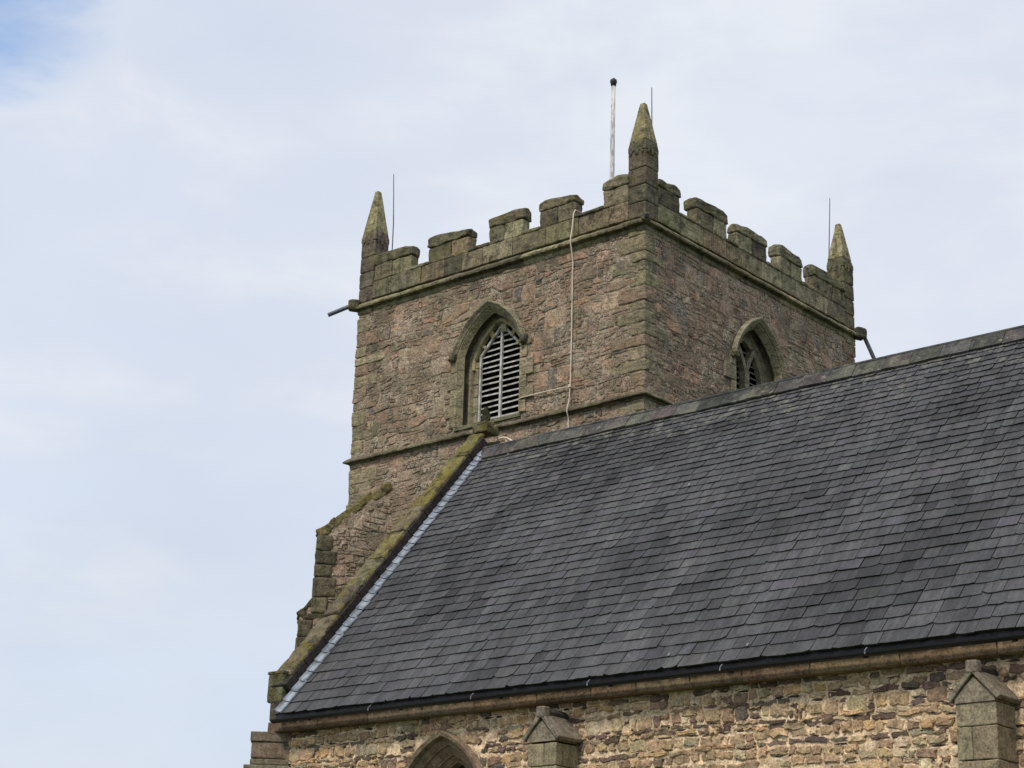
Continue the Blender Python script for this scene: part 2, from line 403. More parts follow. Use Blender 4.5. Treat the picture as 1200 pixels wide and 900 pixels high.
def plain(name, col, rough=.6, metal=0.0, var=.25, scale=14, bump=.15, var2=None, spec=.4, stretch=(1, 1, 1)):
    m, nt, b = new_mat(name); p = nt.pos(); n = nt.noise(nt.mapping(p, stretch), scale, 6, .6)
    c2 = var2 or tuple(x*(1-var*1.6) for x in col)
    nt.put(b.inputs['Base Color'], nt.mix(nt.ramp(n, .35, .68), col, c2))
    nt.put(b.inputs['Roughness'], nt.ramp(n, .3, .7, max(.05, rough-.1), min(1, rough+.1)))
    b.inputs['Metallic'].default_value = metal; b.inputs['Specular IOR Level'].default_value = spec
    nt.put(b.inputs['Normal'], nt.bump(n, bump, .01)); return m
M_lead = plain('lead_flashing', (.33, .37, .43), .55, 0.0, var2=(.14, .16, .19), scale=7, bump=.5)
M_gut = plain('black_gutter_iron', (.012, .012, .014), .4, 0.0)
M_clip = plain('pale_metal_clip', (.27, .27, .27), .5)
M_louv = plain('grey_painted_timber', (.60, .59, .57), .75, var2=(.30, .28, .25), scale=11)
M_louvd = plain('shaded_weathered_timber', (.20, .19, .18), .8, var2=(.09, .085, .08), scale=20)
M_white = plain('flaking_white_paint', (.72, .71, .70), .55, var2=(.30, .27, .26), scale=8, stretch=(4, 4, .7))
M_black = plain('dark_cap_metal', (.02, .02, .022), .5)
M_rod = plain('dull_grey_metal', (.16, .16, .17), .5, .3)
M_cable = plain('cream_cable_sheath', (.72, .64, .53), .6, var2=(.55, .47, .37), scale=5)
M_pipe = plain('lead_spout_metal', (.11, .12, .14), .5, .2)
M_dark = plain('painted_dark_interior', (.012, .011, .01), .95)
M_glass = plain('dark_leaded_glass', (.02, .022, .025), .18, spec=.6)
M_lichtrac = stone_mat('lichen_tracery_stone', (.42, .36, .21), lichen=(.30, .26, .14), lich=(.5, .66), speckle=.2, bump=.4)
M_stain_shade = stone_mat('stained_shaded_stone', None, lichen=(.06, .055, .04), lich=(.5, .66), dark=(.02, .018, .016), speckle=.1)
M_ridge = stone_mat('ridge_tile_stone', None, lichen=(.19, .185, .14), lich=(.50, .62), dark=(.035, .035, .036), drk=(.50, .66), speckle=.9, speck=(.42, .40, .33), moss=(.33, .31, .24), mossr=(.60, .66))
M_plant = plain('dark_green_leaf', (.035, .06, .018), .6, var2=(.06, .085, .03), scale=30)

def grass():
    m, nt, b = new_mat('churchyard_grass'); p = nt.pos()
    n = nt.noise(p, .5, 6, .6); n2 = nt.noise(p, 30, 4, .6)
    nt.put(b.inputs['Base Color'], nt.mix(nt.ramp(n, .35, .65), (.04, .075, .02), nt.mix(n2, (.05, .07, .025), (.09, .11, .04))))
    b.inputs['Roughness'].default_value = .95; nt.put(b.inputs['Normal'], nt.bump(n2, .8, .05)); return m
g = MB(); NG = 40
for i in range(NG+1):
    for j in range(NG+1):
        x = math.copysign(abs(i/NG*2-1)**3, i/NG*2-1)*2000; y = math.copysign(abs(j/NG*2-1)**3, j/NG*2-1)*2000
        g.v.append((x, y, 0.0))
for i in range(NG):
    for j in range(NG):
        g.f.append([i*(NG+1)+j, (i+1)*(NG+1)+j, (i+1)*(NG+1)+j+1, i*(NG+1)+j+1]); g.t.append((1, 1, 1)); g.m.append(0)
ground = g.build('ground', grass()); ground['kind'] = 'structure'; ground['label'] = 'churchyard grass'

# ------------------------------------------------------------------ pointed arches
class Arch:
    """drop arch: two arcs of radius rad about (-+c, vc); a = half width of the opening at the springing"""
    def __init__(s, cx, vc, c, rad, th0):
        s.cx, s.vc, s.c, s.rad, s.th0 = cx, vc, c, rad, th0
        s.a = -c+rad*math.cos(th0); s.vs = vc+rad*math.sin(th0)
    def path(s, a, vb=None, n=9):
        """right-hand end to left-hand end (u, v), concentric with the reference arc"""
        Rr = s.rad+(a-s.a)/math.cos(s.th0); t1 = math.acos(max(-1, min(1, s.c/Rr)))
        right = [(-s.c+Rr*math.cos(s.th0+(t1-s.th0)*i/n), Rr*math.sin(s.th0+(t1-s.th0)*i/n)) for i in range(n+1)]
        pts = right + [(-x, y) for x, y in right[-2::-1]]
        pts = [(s.cx+x, s.vc+y) for x, y in pts]
        if vb is not None: pts = [(s.cx+a, vb)]+pts+[(s.cx-a, vb)]
        return pts
    def inside(s, u, v, a, vb):
        if v < vb or abs(u-s.cx) > a: return False
        if v <= s.vs: return True
        Rr = s.rad+(a-s.a)/math.cos(s.th0)
        return (abs(u-s.cx)+s.c)**2+(v-s.vc)**2 < Rr*Rr

def loft(mb, arch, sections, frame, vb, tint, mat=0, wob=0.0):
    """skin between arch outlines; sections = [(a, depth)]"""
    paths = [arch.path(a, vb) for a, _ in sections]; n = len(paths[0]); v = []
    for (a, dep), P in zip(sections, paths):
        for (x, y) in P:
            k = noise.noise_vector(Vector((x*4, y*4, a*9)))*wob
            v.append(frame(x+k.x, y+k.y, -dep+k.z))
    f = [(i*n+j, i*n+j+1, (i+1)*n+j+1, (i+1)*n+j) for i in range(len(paths)-1) for j in range(n-1)]
    mb.add(v, f, tint, mat)

def ring(mb, arch, prof, frame, vb, tint, mat=0, wob=.004):
    """closed moulding swept round the arch, prof = closed list of (a, depth)"""
    loft(mb, arch, prof+[prof[0]], frame, vb, tint, mat, wob)
    for end in (0, -1):
        pts = [arch.path(a, vb)[end] for a, _ in prof]
        mb.add([frame(x, y, -dd) for (x, y), (a, dd) in zip(pts, prof)], [tuple(range(len(prof)))], tint, mat)

def sheet(mb, frame, u0, u1, v0, v1, arch, a, vb, mat=0, h=0.0, tint=(1, 1, 1)):
    """wall face with a pointed opening"""
    P = arch.path(a, None, 8); q = lambda pts: mb.add([frame(x, y, h) for x, y in pts], [tuple(range(len(pts)))], tint, mat)
    c = arch.cx
    q([(u0, v0), (c-a, v0), (c-a, v1), (u0, v1)]); q([(c+a, v0), (u1, v0), (u1, v1), (c+a, v1)]); q([(c-a, v0), (c+a, v0), (c+a, vb), (c-a, vb)])
    for i in range(len(P)-1): q([P[i], (P[i][0], v1), (P[i+1][0], v1), P[i+1]])

# ------------------------------------------------------------------ church tower
W = 7.0
tower = empty('church_tower', 'square church tower of reddish rubble with battlements and corner pinnacles, behind the slate roof', 'tower', (-3.5, 3.5, 0))
fS = lambda u, v, h: (u, -h, v)           # south face
fE = lambda u, v, h: (h, u, v)            # east face
TW = [((.28, .19, .133), 6), ((.22, .155, .113), 5), ((.34, .215, .148), 4), ((.40, .24, .16), 2), ((.23, .197, .128), 4), ((.32, .265, .172), 2.5), ((.11, .095, .075), 2.4), ((.42, .325, .215), 1.5)]
def pick(pal, q=rnd):
    return vary(q.choices([p[0] for p in pal], [p[1] for p in pal])[0], .14, q)
aS = Arch(-3.51, 12.72, .48, 1.32, R(19.4)); aE = Arch(3.48, 12.66, .48, 1.32, R(19.4)); VB = 11.76
def rubble_wall(name, frame, u0, u1, v0, v1, arch, seed, low):
    mb = MB(); 
    sheet(mb, frame, u0, u1, low, 14.75, arch, .77, VB, 1)
    for poly, r in rough_rubble(u0, u1, v0, 14.62, seed):
        if any(arch.inside(x, y, .80, VB) for x, y in poly): continue
        t = pick(TW)
        if r > .085 and rnd.random() < .7: t = vary(rnd.choice(((.43, .26, .18), (.40, .265, .175), (.31, .22, .16), (.33, .275, .175), (.15, .135, .115))), .1)
        stone(mb, poly, frame, .004+.018*rnd.random()*min(1, r/.06), t, 0, min(.012, r*.2), .12, .05)
    return mb.build(name, [M_rub, M_mort], tower)
south = rubble_wall('wall', fS, -7, 0, 7.2, 14.7, aS, 3, 0)
east = rubble_wall('wall', fE, 0, 7, 9.2, 14.7, aE, 8, 0)
mb = MB(); mb.add([(-7, 0, 0), (-7, 7, 0), (-7, 7, 14.9), (-7, 0, 14.9)], [(0, 1, 2, 3)]); mb.build('wall', M_far, tower)
mb = MB(); mb.add([(-7, 7, 0), (0, 7, 0), (0, 7, 14.9), (-7, 7, 14.9)], [(0, 1, 2, 3)]); mb.build('wall', M_far, tower)
mb = MB(); mb.box((-6.95, .05, 14.6), (-.05, 6.95, 14.8)); mb.build('roof', M_lead, tower)
mb = MB(); mb.box((-6.4, .75, 10.5), (-.75, 6.4, 14.5)); mb.build('dark_interior_box', M_dark, tower)  # near-black box painted as the unlit inside of the tower

# quoins
QT = [((.29, .25, .155), 4), ((.24, .205, .13), 3), ((.35, .295, .185), 2), ((.28, .205, .14), 2.5)]
def quoins(cx, cy, sx, sy, z0, z1):
    mb = MB(); z = z0; k = 0
    while z < z1-.05:
        h = min(rnd.uniform(.16, .32), z1-z)
        a, b = (rnd.uniform(.5, .8), rnd.uniform(.22, .34)) if k % 2 else (rnd.uniform(.25, .36), rnd.uniform(.4, .62))
        pr = .018+rnd.uniform(-.008, .012)
        x0, x1 = sorted((cx+sx*pr, cx-sx*a)); y0, y1 = sorted((cy+sy*pr, cy-sy*b))
        rbox(mb, ((x0+x1)/2, (y0+y1)/2, z+h/2), ((x1-x0)/2, (y1-y0)/2, h/2-.005), r=.022, amp=.020, freq=5, tint=pick(QT), mids=5)
        z += h; k += 1
    return mb.build('quoins', M_quoin, tower)
quoins(0, 0, 1, -1, 9.0, 11.5); quoins(0, 0, 1, -1, 11.7, 14.62)
quoins(-7, 0, -1, -1, 7.2, 11.5); quoins(-7, 0, -1, -1, 11.7, 14.62); quoins(0, 7, 1, 1, 11.7, 14.62)

def course(name, prof, mat, tints, seglen=.8, x0=-7, x1=0, y0=0, y1=7, amp=.012):
    """moulding run round all four sides of the tower, stone by stone"""
    mb = MB()
    sides = [((x0, y0), (1, 0), (0, -1), x1-x0), ((x1, y0), (0, 1), (1, 0), y1-y0), ((x1, y1), (-1, 0), (0, 1), x1-x0), ((x0, y1), (0, -1), (-1, 0), y1-y0)]
    for (ox, oy), (tx, ty), (nx, ny), L in sides:
        t = 0.0
        while t < L-1e-6:
            e = min(L, t+seglen*rnd.uniform(.7, 1.3)); e = L if L-e < .25 else e
            n = max(2, int((e-t)/.12)); v = []; tint = pick(tints)
            for i in range(n+1):
                s = t+(e-t)*i/n
                for (o, z) in prof:
                    ss = s
                    if t == 0 and i == 0: ss = -o
                    if e == L and i == n: ss = L+o
                    if i == 0 and t > 0: ss += .004
                    if i == n and e < L: ss -= .004
                    p = Vector((ox+tx*ss+nx*o, oy+ty*ss+ny*o, z)); k = noise.noise_vector(p*5)*amp + noise.noise_vector(p*13)*amp*.5
                    if (t == 0 and i == 0) or (e == L and i == n): k *= .3
                    v.append(p+k)
            m = len(prof)
            f = [(i*m+j, i*m+j+1, (i+1)*m+j+1, (i+1)*m+j) for i in range(n) for j in range(m-1)]
            mb.add(v, f, tint); t = e
    return mb.build(name, mat, tower)
PT = [((.23, .205, .125), 4), ((.17, .15, .095), 3), ((.32, .285, .175), 2.2), ((.115, .098, .065), 2.6), ((.25, .19, .125), 1)]
course('string_course', [(-.02, 11.485), (.02, 11.485), (.03, 11.52), (.11, 11.525), (.112, 11.55), (.04, 11.615), (.015, 11.63), (-.02, 11.63)], M_ash, [((.20, .175, .11), 3), ((.15, .13, .085), 3)], amp=.016)
course('cornice', [(-.02, 14.57), (.015, 14.57), (.03, 14.60), (.01, 14.675), (.115, 14.68), (.12, 14.715), (.035, 14.80), (-.02, 14.81)], M_ash, PT)

# parapet with merlons
def parapet(side):
    if side == 'S': fr = lambda u, o: (u, -o); rng = (-6.65, -.35); mer = [(-6.62, -5.62), (-5.17, -4.12), (-3.60, -2.79), (-2.37, -1.54), (-.91, -.34)]; ax = (Vector((1, 0, 0)), Vector((0, 1, 0)))
    elif side == 'E': fr = lambda u, o: (o, u); rng = (.35, 6.65); mer = [(.34, .98), (1.49, 2.47), (2.83, 3.82), (4.25, 5.08), (5.49, 6.66)]; ax = (Vector((0, 1, 0)), Vector((1, 0, 0)))
    elif side == 'N': fr = lambda u, o: (u, 7+o); rng = (-6.65, -.35); mer = [(-6.62, -5.62), (-5.17, -4.12), (-3.60, -2.79), (-2.37, -1.54), (-.91, -.34)]; ax = (Vector((1, 0, 0)), Vector((0, 1, 0)))
    else: fr = lambda u, o: (-7-o, u); rng = (.35, 6.65); mer = [(.34, .98), (1.49, 2.47), (2.83, 3.82), (4.25, 5.08), (5.49, 6.66)]; ax = (Vector((0, 1, 0)), Vector((1, 0, 0)))
    Z = Vector((0, 0, 1)); ax3 = (ax[0], ax[1], Z)
    mb = MB(); t = rng[0]
    def blk(m, ua, ub, za, zb, thick=.36, out=.03, **k):
        thick *= .66
        x, y = fr((ua+ub)/2, out-thick/2)
        rbox(m, (x, y, (za+zb)/2), ((ub-ua)/2-.004, thick/2, (zb-za)/2-.004), axes=ax3, **k)
    while t < rng[1]-1e-6:
        e = min(rng[1], t+rnd.uniform(.45, .8)); e = rng[1] if rng[1]-e < .3 else e
        blk(mb, t, e, 14.84, 15.20, .34, .03+rnd.uniform(-.008, .008), r=.015, amp=.009, tint=pick(PT), mids=4); t = e
    for (a0, b0), (a1, b1) in zip(mer[:-1], mer[1:]):          # sloped coping stones in the gaps
        def slope(q): return Vector((q.x, q.y, q.z - (.05 if q.z > 0 else 0)*abs(q.y)/.2))
        blk(mb, b0-.01, a1+.01, 15.19, 15.295, .42, .055, r=.02, amp=.016, tint=pick(PT), mids=4, shape=slope)
    par = mb.build('parapet', M_ash, tower)
    for (a, b) in mer:
        mm = MB(); k = 2 if b-a > .7 else 1
        cut = a+(b-a)*rnd.uniform(.4, .6)
        for (ua, ub) in ([(a, cut), (cut, b)] if k == 2 else [(a, b)]):
            blk(mm, ua, ub, 15.19, 15.535, .34, .03+rnd.uniform(-.006, .012), r=.026, amp=.020, tint=pick(PT), mids=4)
        tp = rnd.uniform(15.73, 15.79); sk = rnd.uniform(-.07, .07)
        def saddle(q, L=(b-a)/2): 
            z = q.z
            if z > 0: z -= .055*abs(q.y)/.2 + .03*max(0, abs(q.x)/L-.6)/.4 + sk*.6*q.x/L
            return Vector((q.x, q.y, z))
        blk(mm, a-.018, b+.018, 15.53, tp, .41, .052, r=.026, amp=.030, freq=5.5, tint=vary((.17, .155, .095), .2), mids=6, shape=saddle)
        mm.build('merlon', M_ash, par)
for s in 'SENW': parapet(s)

# pinnacles
def pinnacle(cx, cy, top, tint):
    mb = MB(); h = .195
    z = 14.82
    for zt in (15.12, 15.45, 15.78, 16.12):
        rbox(mb, (cx, cy, (z+zt)/2), (h, h, (zt-z)/2-.003), r=.022, amp=.010, tint=vary(tint, .14), mids=3); z = zt
    def sh(q): k = 1-.13*max(0, q.z+.02)/.13; return Vector((q.x*k, q.y*k, q.z))
    rbox(mb, (cx, cy, 16.235), (h+.003, h+.003, .118), r=.014, amp=.010, tint=vary(tint, .12), mids=4, shape=sh)
    p = mb.build('pinnacle', M_ash, tower)
    sm = MB(); H = (top-16.34)/2
    def sp(q): k = 1-.74*(q.z+H)/(2*H); return Vector((q.x*k, q.y*k, q.z))
    rbox(sm, (cx, cy, 16.34+H), (.176, .176, H), r=.007, amp=.007, tint=vary((.31, .275, .145), .1), mids=5, shape=sp)
    sm.build('spire', M_ash, p)
    cm = MB()                                             # worn carved gablets on each face
    for dx, dy in ((0, -1), (1, 0), (0, 1), (-1, 0)):
        n = Vector((dx, dy, 0)); t = Vector((-dy, dx, 0))
        for sgn in (-1, 1):
            a = Vector((cx, cy, 16.06))+n*(h+.008)+t*sgn*.14; b = Vector((cx, cy, 16.29))+n*(h-.018)+t*sgn*.012
            beam(cm, a, b, .035, .030, n, vary(tint, .2))
        rbox(cm, Vector((cx, cy, 16.10))+n*(h-.004), (.035, .025, .06), r=.02, amp=.012, tint=vary(tint, .2))
    cm.build('gablet', M_ash, p)
pinnacle(-.165, .165, 17.12, (.125, .108, .072))
pinnacle(-6.835, .165, 17.26, (.145, .12, .09))
pinnacle(-.165, 6.835, 17.14, (.13, .118, .07))

# water spouts at the corners of the cornice
def spout(c, dr, L, drop, rad=.042, k=1.0):
    c = Vector(c); dr = Vector(dr).normalized(); sd = Vector((-dr.y, dr.x, 0))
    mb = MB(); rbox(mb, c, (.12*k, .11*k, .11*k), axes=(dr, sd, Vector((0, 0, 1))), r=.05, amp=.025, freq=6, tint=(.09, .08, .06), mids=3)
    s = mb.build('water_spout', M_ash, tower)
    pm = MB(); e = c+dr*L+Vector((0, 0, -drop))
    tube(pm, [c+dr*.05, c+dr*.12+Vector((0, 0, -drop*.12)), e], rad, 10); pm.build('spout_pipe', M_pipe, s)
spout((-7.08, -.08, 14.77), (-1, -1, 0), .50, .22)
spout((.06, -.06, 14.76), (1, -1, 0), .15, .02, .035, .75)
spout((.09, 7.08, 14.76), (.6, 1, 0), .36, .58)

# belfry windows
def belfry(arch, frame, kind):
    mb = MB(); T = (.30, .265, .17)
    # jamb blocks flush with the wall
    for sgn in (-1, 1):
        z = VB-.02; k = rnd.randint(0, 1)
        while z < 13.05:
            hh = min(rnd.uniform(.2, .36), 13.13-z); wd = .16 if k % 2 else rnd.uniform(.26, .36)
            u = arch.cx+sgn*(.755+wd/2); c = Vector(frame(u, z+hh/2, -.03))
            ex = Vector(frame(1, 0, 0))-Vector(frame(0, 0, 0)); en = Vector(frame(0, 0, 1))-Vector(frame(0, 0, 0))
            rbox(mb, c, (wd/2, .075, hh/2-.004), axes=(ex, en, Vector((0, 0, 1))), r=.012, amp=.007, tint=vary(pick(QT), .08), mids=3); z += hh; k += 1
    loft(mb, arch, [(.82, -.035), (.775, -.038), (.755, -.03), (.69, .055), (.68, .065), (.685, .085)], frame, VB, T, 0, .005)
    loft(mb, arch, [(.685, .085), (.735, .125), (.75, .18), (.70, .225)], frame, VB, (.085, .075, .055), 0, .005)  # hollow of the arch tinted near-black, its shade painted into the colour
    loft(mb, arch, [(.70, .225), (.665, .235), (.655, .245), (.64, .27), (.63, .27), (.63, .40)], frame, VB, T, 0, .005)
    # sloping sill
    a = arch.cx
    for k in range(3):
        ua, ub = a-.80+k*1.6/3, a-.80+(k+1)*1.6/3
        v = [frame(x, z, hh) for x in (ua, ub) for (hh, z) in ((.05, VB-.09), (.06, VB-.03), (-.36, VB+.14), (-.36, VB-.12))]
        mb.add(v, [(0, 1, 5, 4), (1, 2, 6, 5), (2, 3, 7, 6), (0, 3, 2, 1), (4, 5, 6, 7)], vary((.22, .21, .13), .1))
    win = mb.build('belfry_window', M_quoin, tower)
    hm = MB()
    ring(hm, arch, [(.775, -.02), (.775, -.055), (.80, -.075), (.83, -.115), (.85, -.12), (.875, -.02)], frame, None, (.31, .28, .19), 0, .010)
    hm.build('hood_mould', M_quoin, win)
    for sgn in (-1, 1):
        sm = MB(); c = Vector(frame(arch.cx+sgn*.855, arch.vs-.05, .07)); rbox(sm, c, (.075, .08, .085), r=.05, amp=.03, freq=9, tint=(.12, .105, .08), mids=3)
        sm.build('hood_stop', M_ash, win)
    dN = Vector(frame(0, 0, 1))-Vector(frame(0, 0, 0))
    P = lambda u, v, dep: Vector(frame(arch.cx+u, v, -dep))
    if kind == 'S':
        for sgn in (-1, 1):                                  # inner jamb order beside the louvres
            jm = MB(); z = VB
            while z < 13.0:
                hh = min(rnd.uniform(.22, .36), 13.06-z); rbox(jm, P(sgn*.585, z+hh/2, .335), (.055, hh/2-.003, .05), axes=(P(1, 0, 0)-P(0, 0, 0), Vector((0, 0, 1)), dN), r=.01, amp=.006, tint=vary((.33, .28, .18), .15), mids=2); z += hh
            jm.build('inner_jamb', M_quoin, win)
        tm = MB()
        ring(tm, arch, [(.645, .235), (.645, .335), (.585, .335), (.59, .245)], frame, 12.9, (.42, .36, .21), 0, .006)
        pts = arch.path(.60, None, 9)
        for i in (2, 5, 8, 12, 15):             # stumps of the broken cusping
            (x, y) = pts[i]; c = Vector((arch.cx, 13.30)); q = Vector((x, y)); e = q+(c-q).normalized()*rnd.uniform(.07, .13)+Vector((rnd.uniform(-.02, .02), -.05))
            beam(tm, frame(q.x, q.y, -.31), frame(e.x, e.y, -.32), rnd.uniform(.05, .09), .06, dN, (.42, .36, .21))
        tm.build('broken_tracery', M_lichtrac, win)
        lf = MB(); hw, zb, zs, za, dp = .505, VB+.11, 13.17, 13.70, .33
        for a_, b_ in (((-hw, zb), (-hw, zs)), ((-hw, zs), (0, za)), ((0, za), (hw, zs)), ((hw, zs), (hw, zb)), ((-hw, zb), (hw, zb)), ((0, zb), (0, za))):
            beam(lf, P(*a_, dp), P(*b_, dp-.004*(a_[0] == 0)), .045, .045, dN)
        fr_ = lf.build('louvre_frame', M_louv, win)
        sl = MB(); n = 16
        for i in range(n):
            z = zb+.06+(za-.1-zb-.06)*i/(n-1)
            half = hw if z < zs else hw*(za-z)/(za-zs)
            z += rnd.uniform(-.010, .010); tl = rnd.uniform(-.011, .011)
            a0, b0 = P(-half, z-tl, dp+.022), P(half, z+tl, dp+.022)
            beam(sl, a0, b0, .027, .014, dN); beam(sl, a0+Vector((0, 0, .030))-dN*.045, b0+Vector((0, 0, .030))-dN*.045, .014, .09, (dN+Vector((0, 0, -.75))).normalized(), (1, 1, 1), 1)  # rear boards coloured darker than the edges, painting the gaps as shaded
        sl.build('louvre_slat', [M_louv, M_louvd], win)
        bk = MB(); bk.add([P(-.6, zb-.1, .47), P(.6, zb-.1, .47), P(.6, 14, .47), P(-.6, 14, .47)], [(0, 1, 2, 3)]); bk.build('dark_interior_sheet', M_dark, win)  # near-black sheet added as the darkness behind the slats
    else:
        tm = MB(); TT = (.26, .235, .16)
        beam(tm, P(0, VB, .30), P(0, 13.0, .30), .15, .14, dN, TT)
        for sgn in (-1, 1):                             # Y tracery
            pp = [(0, 12.95), (.05, 13.09), (.13, 13.26), (.24, 13.43), (.34, 13.54)]
            for (x0, z0), (x1, z1) in zip(pp[:-1], pp[1:]): beam(tm, P(sgn*x0, z0, .302+.004*sgn), P(sgn*x1, z1, .302+.004*sgn), .09, .12, dN, TT)
            pp = [(.50, 12.75), (.49, 12.95), (.42, 13.12), (.30, 13.25), (.17, 13.18)]
        ring(tm, arch, [(.63, .26), (.63, .37), (.52, .37), (.53, .275)], frame, VB, TT, 0, .005)
        tm.build('stone_tracery', M_quoin, win)
        sl = MB(); n = 15
        for i in range(n):
            z = VB+.10+.112*i
            half = .5 if z < 13.13 else max(.08, .5*(13.75-z)/.62)
            for s0, s1 in ((-half, -.06), (.06, half)):
                beam(sl, P(s0, z, .36), P(s1, z, .36), .024, .018, dN); beam(sl, P(s0, z+.035, .41), P(s1, z+.035, .41), .016, .11, (dN+Vector((0, 0, -.75))).normalized())
        sl.build('louvre_slat', M_louvd, win)
        bk = MB(); bk.add([P(-.6, VB, .50), P(.6, VB, .50), P(.6, 14, .50), P(-.6, 14, .50)], [(0, 1, 2, 3)]); bk.build('dark_interior_sheet', M_dark, win)  # added near-black sheet, painted darkness seen between the louvres
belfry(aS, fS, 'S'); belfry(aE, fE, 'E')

# stepped diagonal buttress at the south-west corner
n1 = Vector((-1, -1, 0)).normalized(); n2 = Vector((1, -1, 0)).normalized(); B0 = Vector((-7, 0, 0)); HB = .85
fB = lambda s, z, h: tuple(B0+n1*s+n2*(HB+h)+Vector((0, 0, z)))
prof = [(-.9, 10.95), (.50, 9.90), (.53, 8.60), (.74, 8.34), (.80, 7.6), (.85, 6.0), (.95, 4.5), (1.0, 0), (-.9, 0)]
mb = MB(); n = len(prof)
mb.add([fB(s, z, 0) for s, z in prof]+[fB(s, z, -2*HB) for s, z in prof], [tuple(range(n)), tuple(range(2*n-1, n-1, -1))]+[(i, (i+1) % n, n+(i+1) % n, n+i) for i in range(n)], (1, 1, 1), 1)
def edge(z):
    for (s0, z0), (s1, z1) in zip(prof[:-2], prof[1:-1]):
        if z1 <= z <= z0: return s0+(s1-s0)*(z0-z)/(z0-z1)
    return -1
BT = [((.32, .24, .175), 4), ((.36, .285, .20), 4), ((.25, .21, .145), 3), ((.40, .32, .225), 2), ((.35, .225, .165), 2)]
for poly, r in rough_rubble(-.9, .6, 6.2, 10.9, 5):
    if any(x > edge(y)-.1 for x, y in poly): continue
    stone(mb, poly, fB, .01+.02*rnd.random(), pick(BT), 0, .008, .1, .06)
butt = mb.build('buttress', [M_rub, M_mort], tower)
qm = MB(); z = 6.4; k = 0
while z < 9.75:
    h = rnd.uniform(.24, .40)
    if 8.35 < z+h < 8.75: h = 8.42-z if z < 8.3 else .3
    s = min(edge(z), edge(z+h)); wd = rnd.uniform(.26, .34) if k % 2 else rnd.uniform(.34, .46)
    rbox(qm, B0+n1*(s-wd/2+.02)+n2*(HB-.10)+Vector((0, 0, z+h/2)), (wd/2, .14, h/2-.006), axes=(n1, n2, Vector((0, 0, 1))), r=.03, amp=.022, freq=4, tint=pick([((.09, .08, .05), 3), ((.13, .12, .075), 3), ((.17, .15, .1), 1)]), mids=4); z += h; k += 1
qm.build('corner_stone', M_ash, butt)
for (sa, za), (sb, zb), nn in (((-.80, 10.90), (.49, 9.90), 4), ((.48, 8.66), (.72, 8.36), 1)):
    wm = MB(); dv = n1*(sb-sa)+Vector((0, 0, zb-za)); L = dv.length; dv.normalize(); up = dv.cross(n2); up = up if up.z > 0 else -up
    for i in range(nn):
        c = B0+n1*(sa+(sb-sa)*(i+.5)/nn)+Vector((0, 0, za+(zb-za)*(i+.5)/nn))
        for j in (-1, 0, 1):
            rbox(wm, c+n2*j*HB*.675+up*rnd.uniform(-.01, .02), (L/nn/2+.012, HB/3*1.02, .085), axes=(dv, n2, up), r=.03, amp=.045, freq=3.5, tint=pick([((.17, .145, .055), 3), ((.10, .09, .05), 2), ((.21, .17, .08), 2)]), mids=4)
    for i in range(5 if nn > 1 else 3):                # broken lumps of masonry left on the slope
        t_ = rnd.uniform(.30, .68); c = B0+n1*(sa+(sb-sa)*t_)+Vector((0, 0, za+(zb-za)*t_))+n2*rnd.uniform(-.2, .8)*HB+up*.05
        rbox(wm, c, (rnd.uniform(.10, .2), rnd.uniform(.1, .22), rnd.uniform(.07, .12)), axes=(dv, n2, up), r=.04, amp=.045, freq=4.5, tint=pick([((.17, .145, .055), 3), ((.10, .09, .05), 2), ((.22, .18, .09), 2)]), mids=4)
    wm.build('weathering_slope', M_moss, butt)

# ------------------------------------------------------------------ church aisle
XL, XR = -2.5, 15.0
RY, RZ, EY, EZ = -1.2, 10.645, -5.48, 5.62
SL = math.hypot(EY-RY, EZ-RZ); dn = Vector((0, EY-RY, EZ-RZ)).normalized(); un = Vector((0, dn.z, -dn.y)).normalized()
if un.z < 0: un = -un
fR = lambda x, s, h: Vector((x, RY, RZ))+dn*s+un*h
aisle = empty('church_aisle', 'long church aisle with dark slate roof and buff rubble wall in front of the tower', 'church', (5, -3, 0))

AW = -5.2
fA = lambda u, v, h: (u, AW-h, v)
aA = Arch(.58, 3.93, .407, 1.25, R(2))
AT = [((.53, .37, .215), 4), ((.46, .33, .20), 4), ((.40, .28, .175), 4), ((.49, .38, .235), 3), ((.32, .215, .145), 2.6), ((.22, .155, .11), 1.3), ((.53, .35, .18), 1.2), ((.65, .51, .34), 2), ((.15, .12, .098), .6), ((.34, .29, .195), 1)]
mb = MB(); sheet(mb, fA, -2.92, XR, 0, 5.55, aA, .86, 2.4, 1)
mb.box((-2.92, AW+.02, 0), (-2.6, AW+.35, 5.5), (1, 1, 1), 1)
for poly, h in coursed_rubble(-2.9, 14.98, 2.7, 5.40, 21):
    if any(aA.inside(x, y, .88, 2.4) for x, y in poly): continue
    if max(x for x, y in poly)-min(x for x, y in poly) < .05: continue
    if rnd.random() < .02: continue
    dk = h < .1 and rnd.random() < .45
    t = vary((.17, .12, .09), .3) if dk else pick(AT)
    if rnd.random() < .30:                                  # open joints and slate packing under a stone
        x0 = min(x for x, y in poly); x1 = max(x for x, y in poly); yb = min(y for x, y in poly); a_ = x0+(x1-x0)*rnd.uniform(0, .3); b_ = x1+rnd.uniform(-.04, .08); t_ = rnd.uniform(.006, .022)
        stone(mb, [(a_, yb-.008), ((a_+b_)/2, yb-.010-t_), (b_, yb-.008), ((a_+b_)/2, yb+t_*.4)], fA, .004, vary((.06, .042, .038), .3), 0, .004, .2)
    stone(mb, poly, fA, (.004 if dk else .010)+.026*rnd.random(), t, 0, .018, .22, .08)
mb.build('wall', [M_arub, M_amort], aisle)
mb = MB(); mb.add([(-2.92, AW, 0), (-2.92, 0, 0), (-2.92, 0, 9.6), (-2.92, -1.0, 10.7), (-2.92, AW, 5.7)], [(0, 1, 2, 3, 4)])
